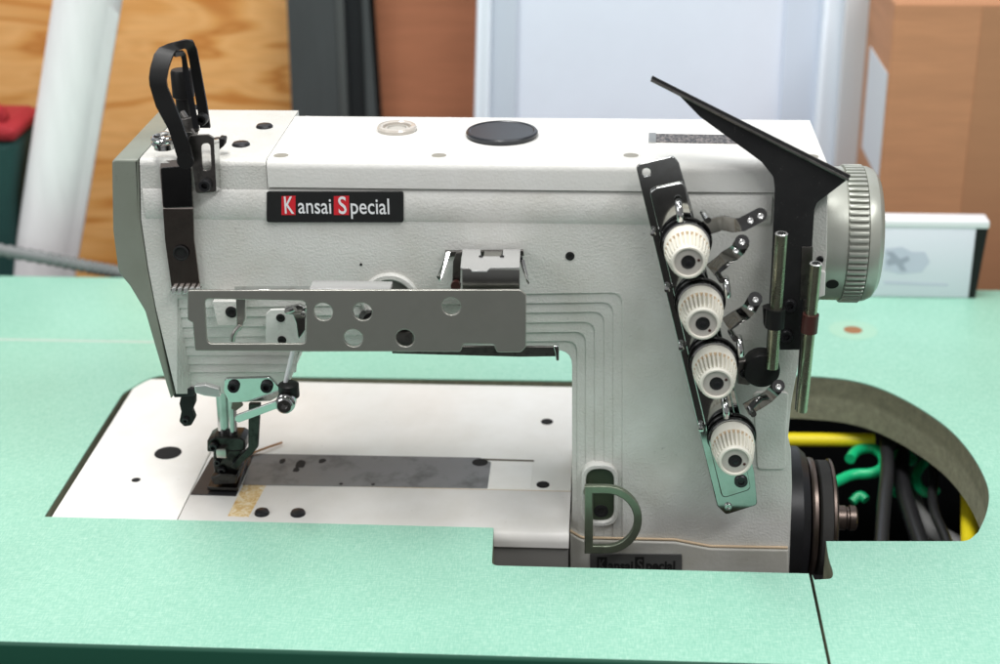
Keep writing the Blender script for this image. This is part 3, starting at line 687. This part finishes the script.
arms = [([(703, 229), (718, 224.5), (722, 223), (733, 225.5), (742, 224.5), (760, 215)], 7.2, [(750.5, 221), (760.5, 216.5)]),
        ([(711, 271), (722, 262.5), (726, 258), (733, 254), (738, 249.5), (742, 242)], 7.4, [(736, 251), (742, 242.5)]),
        ([(726, 325), (735, 319), (740, 316), (745, 313), (750, 308), (755, 299)], 7.2, [(750.5, 308), (755.5, 300)]),
        ([(746, 410), (757, 404), (762, 401), (768, 397), (773, 392), (778.5, 386)], 6.4, [(778.5, 387)])]
for pts, w, hl in arms:
    Ys = [YT-6, YT-7, YT-8, YT-14, YT-17, YT-17.5]
    L, R = [], []
    for i, p in enumerate(pts):
        a = Vector(pts[max(0, i-1)]); b = Vector(pts[min(5, i+1)]); d = (b-a).normalized(); nn = Vector((d.y, -d.x))
        q = Vector(p); tl = (0, 0, 0, 0, 1.2, 1.2)[i] if w != 7.4 else (0, 0, 0, 0, 2., 2.)[i]; L.append(R3(*(q+nn*w), Ys[i]+tl)); R.append(R3(*(q-nn*w), Ys[i]-tl))
    e = R3(*pts[-1], Ys[-1]); rr = abs(R3(pts[-1][0]+w, pts[-1][1], Ys[-1]).x-e.x)
    g = part('thread_guide_arm', [ribbon(L, R, 1.0), lathe([(rr, -.5), (rr, .5)], e+Vector((0, .1, 0)), Vector((0, -1, .5)), 32)], 'armsteel', sm, sharp=60)
    for h in hl:
        part('guide_eyelet', lathe([(1.5, 0), (1.5, .7), (1.1, 1.), (.7, .7), (0, .6)], R3(*h, Ys[-1]-.5), Vector((0, -1, .5)), 18), 'satin', g)
# black take-up spring drum + link
dr = part('spring_drum', lathe([(8.5, -4), (9.4, -3), (9.4, 6), (8.8, 7), (6, 7.4), (0, 7.4)], R3(761, 366, YT), '-y', 40), 'black', sm)
part('drum_link', [pplate([(736, 362), (750, 360), (756, 368), (750, 386), (737, 384)], YT-3, 5, .8, 1.5)], 'oldsteel', sm)
screw(744, 373, YT-3, 4.5, sm, 2)

# ---------------------------------------------------------------- black guard plate
YK = -30
gp = part('belt_guard', pplate([(678.5, 95), (846.5, 180.5), (817, 203), (814.5, 210), (809, 300), (803.5, 350), (766.5, 350), (772, 260), (775, 189), (773.5, 177), (761.5, 162), (700, 117)], YK, 1.8, .3, [0, .5, 3, 0, 0, .5, .5, 0, 6, 6, 4, 0]), 'guard', sm)
part('guard_flange', ribbon([R3(651, 78.5, YK-1), R3(849, 178.5, YK-1)], [R3(651.5, 79.5, YK+12), R3(849, 177.6, YK+12)], 1.6), 'guard', gp)
part('flange_edge', tube([R3(651, 80, YK-1), R3(848.5, 180, YK-1)], .75, 8), 'oldsteel', gp)
part('guard_tip', pplate([(652, 80), (664, 83), (681, 92), (690, 102), (679, 96)], YK, 1.6, .2), 'guard', gp)
screw(789.5, 305, YK, 7, gp, 2.4); screw(786, 335.5, YK, 7, gp, 2.4)
part('guard_patch', pplate([(802, 247), (813, 247), (811, 300), (800, 300)], YK-.4, .6, .1), 'oldsteel', gp)
# tubes
ta = part('thread_tube', tube([R3(781.6, 234, YK-12), R3(772, 368, YK-12)], 3.1, 24, hollow=.68), 'brass', sm)
part('tube_rim', lathe([(2.5, -.2), (2.9, -.4), (3.25, .1), (2.9, .5), (2.4, .3)], R3(781.6, 234, YK-12), 'z', 28), 'satin', ta); part('tube_bore', lathe([(2.1, .3), (2.1, .62), (0, .62)], R3(781.6, 234, YK-12), 'z', 24), 'void', ta)
part('tube_clamp', tube([R3(775.9, 308, YK-12), R3(774.5, 327, YK-12)], 5.0, 24), 'black', ta)
part('clamp_ear', pplate([(763, 309), (770, 306), (772, 326), (764, 327)], YK-9, 5, .6, 1), 'black', ta)
tb2 = part('thread_tube', tube([R3(816, 264, YK-12), R3(801.5, 411, YK-12)], 3.0, 24, hollow=.68), 'brass', sm)
part('tube_rim', lathe([(2.5, -.2), (2.9, -.4), (3.25, .1), (2.9, .5), (2.4, .3)], R3(816, 264, YK-12), 'z', 28), 'satin', tb2); part('tube_bore', lathe([(2.1, .3), (2.1, .62), (0, .62)], R3(816, 264, YK-12), 'z', 24), 'void', tb2)
part('tube_clamp', tube([R3(811, 314, YK-12), R3(809, 332, YK-12)], 4.2, 24), 'redbrown', tb2)
part('clamp_rod', tube([R3(806, 300, YK-4), R3(797.5, 409, YK-4)], 1.5, 12), 'oldsteel', tb2)

# ---------------------------------------------------------------- hand wheel
hx = 113.6; hc = at(850, 233.5, 'y', 25); hc = Vector((hx, 25, hc.z))
nt = 64
hw = part('hand_wheel', lathe([(12, -4), (30, -3.5), (35.4, -1), (36, 1), (36.2, 14), (35.6, 14.4), (35.6, 25), (36.6, 25.3), (36.4, 27.5), (34.8, 31), (31, 33.6), (20, 35), (0, 35)], hc, 'x', 96), 'wheel', sm, sharp=30)
rim = []
for k in range(nt):
    a = 2*math.pi*(k+.5)/nt; b = box(14.7, 24.8, -1.05, 1.05, 35.2, 37.4, .45, 2)
    rim.append(xf(b, Matrix.Translation(hc) @ Matrix.Rotation(a, 4, 'X')))
part('wheel_grip', rim, 'wheel', hw)
d = Vector((0, -math.cos(math.radians(28)), -math.sin(math.radians(28))))
part('wheel_hole', lathe([(3.4, 0), (3.4, .25), (0, .25)], hc+Vector((8, 0, 0))+d*36.1, d, 24), 'void', hw)
part('wheel_hub', tube([(105, 25, hc.z), (113, 25, hc.z)], 22, 40), 'greypaint', sm)

# ---------------------------------------------------------------- D shaped lever
YD = -36
def dsh(x0, y0, x1, y1, xs):
    cy, ry = (y0+y1)/2, (y1-y0)/2
    return [(x0, y0), (xs, y0)]+[(xs+(x1-xs)*math.sin(math.pi*k/20), cy-ry*math.cos(math.pi*k/20)) for k in range(1, 20)]+[(xs, y1), (x0, y1)]
Dp = dsh(584.5, 486.5, 642, 554, 606)
Dh = dsh(593, 494, 634, 546.5, 606)
_u = [(584.5, 486.5), (614, 486.5), (628, 491), (638, 502), (642, 518), (639, 534), (629, 547), (612, 554), (584, 554)]
_v = [(593, 493.5), (612, 494), (624, 498), (631, 507), (634, 519), (631, 531), (624, 540), (610, 546.5), (593, 546.5)]
M['dgreen'] = metal('worn_lever_steel', (.21, .24, .18), .36, .1, .4, (.05, .06, .04), 60)
bsdf(M['dgreen']).inputs['Metallic'].default_value = .75
dl = part('lifter_lever', wallplate(px2(Dp, YD), [px2(Dh, YD)], YD, 3.4, .6), 'dgreen', sm)
part('lever_stub', tube([R3(588, 492, YD+2), R3(590, 486, -14)], 2.6, 16), 'dgreen', dl)

# ---------------------------------------------------------------- lower pulley
yc = 35.
pc = at(853, 518, 'y', yc); zc_ = pc.z
def rad(px, py, X):    # radius so that the top silhouette passes through py
    best = None
    for r in [q*.5 for q in range(10, 180)]:
        t = min(proj((X, yc-r*math.sin(a), zc_+r*math.cos(a)))[1] for a in (0, .2, .4, .6))
        if best is None or abs(t-py) < best[0]: best = (abs(t-py), r)
    return best[1]
X1 = 108.; r1 = rad(800, 454, 114); r2 = rad(820, 463, 126); 
pu = part('drive_pulley', lathe([(r1-3, 0), (r1, 1.5), (r1, 9), (r1-4, 13.5), (r1-16, 14), (r1-16, 19)], (X1, yc, zc_), 'x', 72), 'blackg', sm)
r2 = rad(822, 464, 127)
part('pulley_rim', lathe([(r2-8, 15), (r2-.6, 15), (r2, 16.4), (r2-.4, 18.3), (r2-5, 19.4), (r2-7, 20)], (X1, yc, zc_), 'x', 72), 'rusty', pu)
M['rubber'] = card('grey_rubber', (.035, .034, .032), .4, (1, 1, 1))
r3 = rad(834, 466, 134)
part('pulley_hub', lathe([(r3-2, 20), (r3-.6, 21), (r3-.6, 27), (r3, 27.6), (r3-.6, 29), (r3-5, 30.5), (10, 31)], (X1, yc, zc_), 'x', 72), 'rubber', pu)
part('hub_rim', lathe([(r3-.8, 27), (r3+.3, 27.4), (r3+.3, 28.8), (r3-1, 29.6)], (X1, yc, zc_), 'x', 72), 'rusty', pu)
part('pulley_bolt', lathe([(7.4, 30), (7.4, 38), (6.6, 39), (6.6, 40), (7.6, 40.6), (7.4, 44), (6, 45), (0, 45)], (X1, yc, zc_), 'x', 32), 'rusty', pu)

# ================================================================ UNDER THE TABLE
def zp(px, py, z): v = at(px, py, 'z', z); return (v.x, v.y, z)
t = part('yellow_tube', tube([zp(740, 439, -48), zp(874, 440, -48)], 4.7, 18), 'yellow')
tag(t, 'yellow tube lying crosswise below the table cut-out, behind the black pulley', 'tube', 'yellow tubes below the table cut-out')
t = part('yellow_tube', tube([zp(969, 470, -60), zp(970, 560, -60)], 5.5, 18), 'yellow')
tag(t, 'yellow tube showing at the far right corner of the table cut-out', 'tube', 'yellow tubes below the table cut-out')
gh = part('green_hose', tube([zp(*p) for p in [(850, 459, -52), (856, 450, -52), (872, 447, -52), (884, 456, -52), (884, 468, -54), (872, 474, -56), (852, 474, -58), (838, 481, -58), (824, 487, -58)]], 3.6, 14, smooth=3), 'greenhose')
tag(gh, 'looped bright green hose below the cut-out, above the pulley bolt', 'hose', 'green hoses below the table cut-out')
gh = part('green_hose', tube([zp(*p) for p in [(915, 462, -70), (903, 452, -66), (895, 456, -64), (895, 478, -66), (904, 488, -66), (893, 492, -68)]], 4.0, 14, smooth=3), 'greenhose')
tag(gh, 'bright green hose bend behind the black cable below the cut-out', 'hose', 'green hoses below the table cut-out')
gh = part('green_hose', tube([zp(*p) for p in [(852, 502, -74), (860, 494, -70), (866, 500, -72)]], 3.2, 12, smooth=2), 'greenhose')
tag(gh, 'short green hose end just above the pulley bolt', 'hose', 'green hoses below the table cut-out')
tag(part('black_cable', tube([zp(*p) for p in [(886, 440, -46), (888, 470, -44), (884, 500, -46), (880, 560, -48)]], 4.5, 14, smooth=3), 'cable'), 'black cable hanging straight down in front of the green hose', 'cable', 'black cables below the table cut-out')
tag(part('black_cable', tube([zp(*p) for p in [(903, 440, -70), (900, 480, -60), (912, 520, -66), (930, 570, -70)]], 5.5, 14, smooth=3), 'cable'), 'thick black cable beside the grey tube below the cut-out', 'cable', 'black cables below the table cut-out')
tag(part('grey_tube', tube([zp(*p) for p in [(908, 440, -84), (908, 480, -84), (914, 510, -84), (930, 530, -84), (965, 550, -84)]], 6.5, 16, smooth=3), 'greycable'), 'curved grey tube below the right end of the cut-out', 'tube')
gh = part('green_hose', tube([zp(*p) for p in [(930, 458, -70), (920, 466, -66), (914, 480, -66), (924, 494, -68), (936, 490, -70)]], 3.4, 14, smooth=3), 'greenhose')
tag(gh, 'bright green hose curl right of the thick black cable below the cut-out', 'hose', 'green hoses below the table cut-out')
tag(part('black_cable', tube([zp(*p) for p in [(925, 430, -60), (936, 470, -58), (930, 505, -58), (950, 545, -60), (955, 580, -60)]], 3.2, 14, smooth=3), 'cable'), 'thin black cable crossing the cut-out next to the yellow corner tube', 'cable', 'black cables below the table cut-out')
tag(part('motor_housing', [box(130, 420, -20, 240, -330, -160, 14, 4), box(150, 200, -30, -10, -250, -200, 4)], mat('motor_grey', (.03, .03, .032), .5)), 'dark grey motor housing under the table cut-out', 'motor')
tag(part('drip_tray', [box(-300, 110, -140, 190, -118, -112, 2), box(-300, -296, -140, 190, -118, -90, 1), box(-300, 110, 186, 190, -118, -90, 1)], mat('tray_black', (.02, .02, .02), .5)), 'dark drip tray hung under the machine bed', 'tray')

# ================================================================ BACKGROUND
def bslab(name, p, Y, t, m, label, cat, zt=None, bev=1.5):
    """upright sheet; left/right edges read on plane Y, foot on the floor, top at zt"""
    (xl0, xr0), (xl1, xr1) = p       # pixel x at py=0 and at py=120
    def X(x0, x1, z):
        A = at(x0, 0, 'y', Y); B = at(x1, 120, 'y', Y); k = (z-A.z)/(B.z-A.z); return A.x+(B.x-A.x)*k
    zt = zt or 420
    pts = [(X(xl0, xl1, -200), -750), (X(xr0, xr1, -200), -750), (X(xr0, xr1, zt), zt), (X(xl0, xl1, zt), zt)]
    o = part(name, wallplate([Vector(q) for q in pts], [], Y, t, bev), m)
    return tag(o, label, cat)
bslab('plywood_sheet', ((-330, 283), (-330, 285)), 640, 18, 'ply', 'orange plywood sheet with dark wavy grain standing behind the machine head', 'plywood')
g = thing('grey_slab', 'dark grey slab with a black groove standing between plywood and brown board', 'panel', (at(330, 100, 'y', 600).x, 610, -750))
def sub(name, xl0, xr0, xl1, xr1, Y, t, m, parent, zt=420, zb_=-750, bev=1.):
    A = lambda x0, x1, z: (lambda P, Q: P.x+(Q.x-P.x)*((z-P.z)/(Q.z-P.z)))(at(x0, 0, 'y', Y), at(x1, 120, 'y', Y))
    pts = [(A(xl0, xl1, max(zb_, -200)), zb_), (A(xr0, xr1, max(zb_, -200)), zb_), (A(xr0, xr1, zt), zt), (A(xl0, xl1, zt), zt)]
    return part(name, wallplate([Vector(q) for q in pts], [], Y, t, bev), m, parent)
sub('face', 281.5, 340, 285, 343, 600, 16, 'slab', g)
sub('ridge', 333, 341, 337, 345, 597, 8, 'slabedge', g)
sub('groove', 338, 364, 342, 368, 606, 8, 'slabdark', g)
sub('side_strip', 360, 377, 364, 388, 598, 16, 'slab', g)
bslab('brown_board', ((374, 470), (386, 466)), 625, 10, 'card2', 'reddish brown cardboard sheet between the grey slab and the pale blue panel', 'cardboard')
wp = thing('pale_panel', 'large pale blue framed panel leaning upright behind the machine arm', 'panel', (at(650, 100, 'y', 560).x, 570, -750))
sub('face', 480, 838, 472, 832, 570, 12, 'panel', wp)
sub('left_rim', 466, 484, 459, 479, 560, 20, 'panelrim', wp, bev=4)
sub('groove', 484, 512, 479, 508, 566, 3, 'panelgrey', wp)
sub('right_groove', 787, 822, 780, 812, 566, 3, 'panelgrey', wp).data.materials[0] = mat('panel_shade', (.66, .73, .86), .5)
sub('right_rim', 822, 849, 812, 840, 558, 24, 'panelrim', wp, bev=5)
bslab('grey_board', ((847, 915), (839, 915)), 548, 10, 'paper2', 'pale grey board standing between the blue panel and the cardboard box', 'board')
# cardboard box
Yb_ = 430
xl = at(887.5, 90, 'y', Yb_).x; zt_ = at(920, 3, 'y', Yb_).z
bx = thing('cardboard_box', 'tall brown cardboard box standing at the right behind the hand wheel', 'box', (xl+200, Yb_+60, -750))
bxb = part('box_body', box(xl, xl+420, Yb_, Yb_+150, -750, zt_, 2.5, 3), 'card', bx)
part('tape', box(xl+66, xl+118, Yb_-.5, Yb_+.2, -300, zt_-2), card('packing_tape', (.395, .19, .095), .05), bx)
v = at(887.5, 75, 'y', Yb_).z; w_ = at(887.5, 182, 'y', Yb_).z
part('paper_label', box(xl-.6, xl+.4, Yb_+4, Yb_+95, w_, v), 'paper2', bx)
# white box with faded print, standing on the table's rear edge
Yw = 318
wb = thing('white_box', 'white box with a faded blue picture and black side standing on the rear table edge', 'box', (at(930, 290, 'y', Yw).x, Yw+5, 0))
xa_ = at(868, 250, 'y', Yw).x; xb_ = at(974, 250, 'y', Yw).x; zt_ = at(930, 228, 'y', Yw).z
wbb = part('carton', box(xa_, xb_, Yw, Yw+16, .3, zt_, .8), 'paper', wb)
part('lid', box(xa_-.5, xb_+9, Yw-.6, Yw+16.6, zt_, zt_+5.6, .8), mat('lid_white', (.78, .78, .80), .5), wb)
part('side_panel', [wallplate([Vector((xb_+.2, .3)), Vector((xb_+5, .3)), Vector((xb_+8.6, zt_-.2)), Vector((xb_+.2, zt_-.2))], [], Yw+.2, 15, .3)], 'black', wb)
def wq(pts, dy, m): part('picture', pplate(pts, Yw-dy, .2, 0), m, wb)
M['pr2'] = mat('print_pale', (.56, .58, .68), .6)
wq([(885, 249), (902, 247), (912, 252), (925, 252), (930, 262), (922, 272), (900, 274), (884, 270)], .3, 'pr2')
wq([(886, 252), (893, 252), (900, 259), (908, 256), (910, 260), (903, 264), (907, 271), (901, 271), (896, 264), (888, 266), (886, 261), (891, 258)], .5, 'print')
wq([(884, 281), (948, 284), (948, 286), (884, 284)], .3, 'pr2')
# paper roll
Yr = 420
a0, a1 = at(87, 5, 'y', Yr), at(45, 265, 'y', Yr); d = (a1-a0)
rr = abs(at(87+35, 5, 'y', Yr).x-at(87, 5, 'y', Yr).x)*.93
top = a0-d*.6; bot = a0+d*5.2
bot = a0+d*((-748-a0.z)/d.z)
pr = thing('paper_roll', 'white paper roll leaning at the left in front of the plywood sheet', 'roll', bot)
part('roll', tube([bot, a0-d*.25], rr, 48), 'rollw', pr)
part('loose_edge', ribbon([a0+Vector((rr*.55, -rr*.85, 0))-d*.05, bot+Vector((rr*.55, -rr*.85, 0))], [a0+Vector((rr*1.12, -rr*.35, 0))+d*.02, bot+Vector((rr*1.02, -rr*.35, 0))], 1.0), 'rollw', pr)
# bag at far left
Yg = 400
bg = thing('cloth_bag', 'dark green cloth bag with a red top band at the far left edge', 'bag', (at(-20, 300, 'y', Yg).x, Yg+30, -750))
def bagq(pts, m, name, y, t): part(name, pplate(pts, y, t, 6 if t > 20 else 1., 6), m, bg)
bagq([(-160, 140), (16, 143), (11, 200), (14, 300), (-30, 1250), (-160, 1250)], 'baggreen', 'bag_body', Yg, 60)
bagq([(-160, 124), (2, 126), (16, 131), (14, 143), (-160, 142)], 'bagred', 'bag_band', Yg-3, 66)
bagq([(-40, 108), (-2, 108), (5, 118), (4, 126), (-40, 126)], 'bagred', 'bag_handle', Yg+6, 12)
# corrugated hose behind table edge
pts = [at(*p, 'y', 345) for p in ((-60, 241), (0, 250), (50, 259), (90, 267), (118, 272), (160, 284))]
hq = []
for a, b in zip(pts, pts[1:]):
    for k in range(10): hq.append(a.lerp(b, k/10))
tag(part('corrugated_hose', tube(hq, [4.4 if i % 2 else 5.6 for i in range(len(hq))], 14), 'hose'), 'grey corrugated hose running along the rear left table edge', 'hose')

# ================================================================ LIGHT
W = bpy.data.worlds.new('World'); scene.world = W; W.use_nodes = True
W.node_tree.nodes['Background'].inputs['Color'].default_value = (.98, .98, 1, 1)
W.node_tree.nodes['Background'].inputs['Strength'].default_value = .29
def area(name, loc, target, sx, sy, power, col=(1, 1, 1)):
    l = bpy.data.lights.new(name, 'AREA'); l.shape = 'RECTANGLE'; l.size = sx; l.size_y = sy; l.energy = power; l.color = col
    o = bpy.data.objects.new(name, l); COL.objects.link(o); o.location = Vector(loc)
    o.rotation_euler = (Vector(target)-Vector(loc)).to_track_quat('-Z', 'Y').to_euler(); return o
area('ceiling_light', (-.35, .0, 1.7), (0, .15, 0), 1.3, .28, 27.5, (1, .99, .97))
area('ceiling_light', (.9, -.9, 1.7), (0, .1, .1), 1.3, .28, 23, (1, 1, 1))
area('front_fill_light', (-1.5, -1.3, 1.1), (0, .3, .1), 1.2, 1.0, 11, (.97, .98, 1))  # soft fill lamp added high at the front left, no window there

# ================================================================ CAMERA
cd = bpy.data.cameras.new('camera'); cam = bpy.data.objects.new('camera', cd); COL.objects.link(cam)
cd.sensor_width = 36; cd.lens = 36*F/1000; cd.clip_start = .05; cd.clip_end = 50
cam.matrix_world = Matrix(((Xd.x, Xd.y, Xd.z, CAM.x*S), (Yd.x, Yd.y, Yd.z, CAM.y*S), (Zd.x, Zd.y, Zd.z, CAM.z*S), (0, 0, 0, 1)))
cd.dof.use_dof = True; cd.dof.focus_distance = .855; cd.dof.aperture_fstop = 6.5; cd.dof.aperture_blades = 7
scene.camera = cam
scene.view_settings.view_transform = 'Standard'; scene.view_settings.look = 'None'
scene.view_settings.exposure = 0; scene.view_settings.gamma = 1
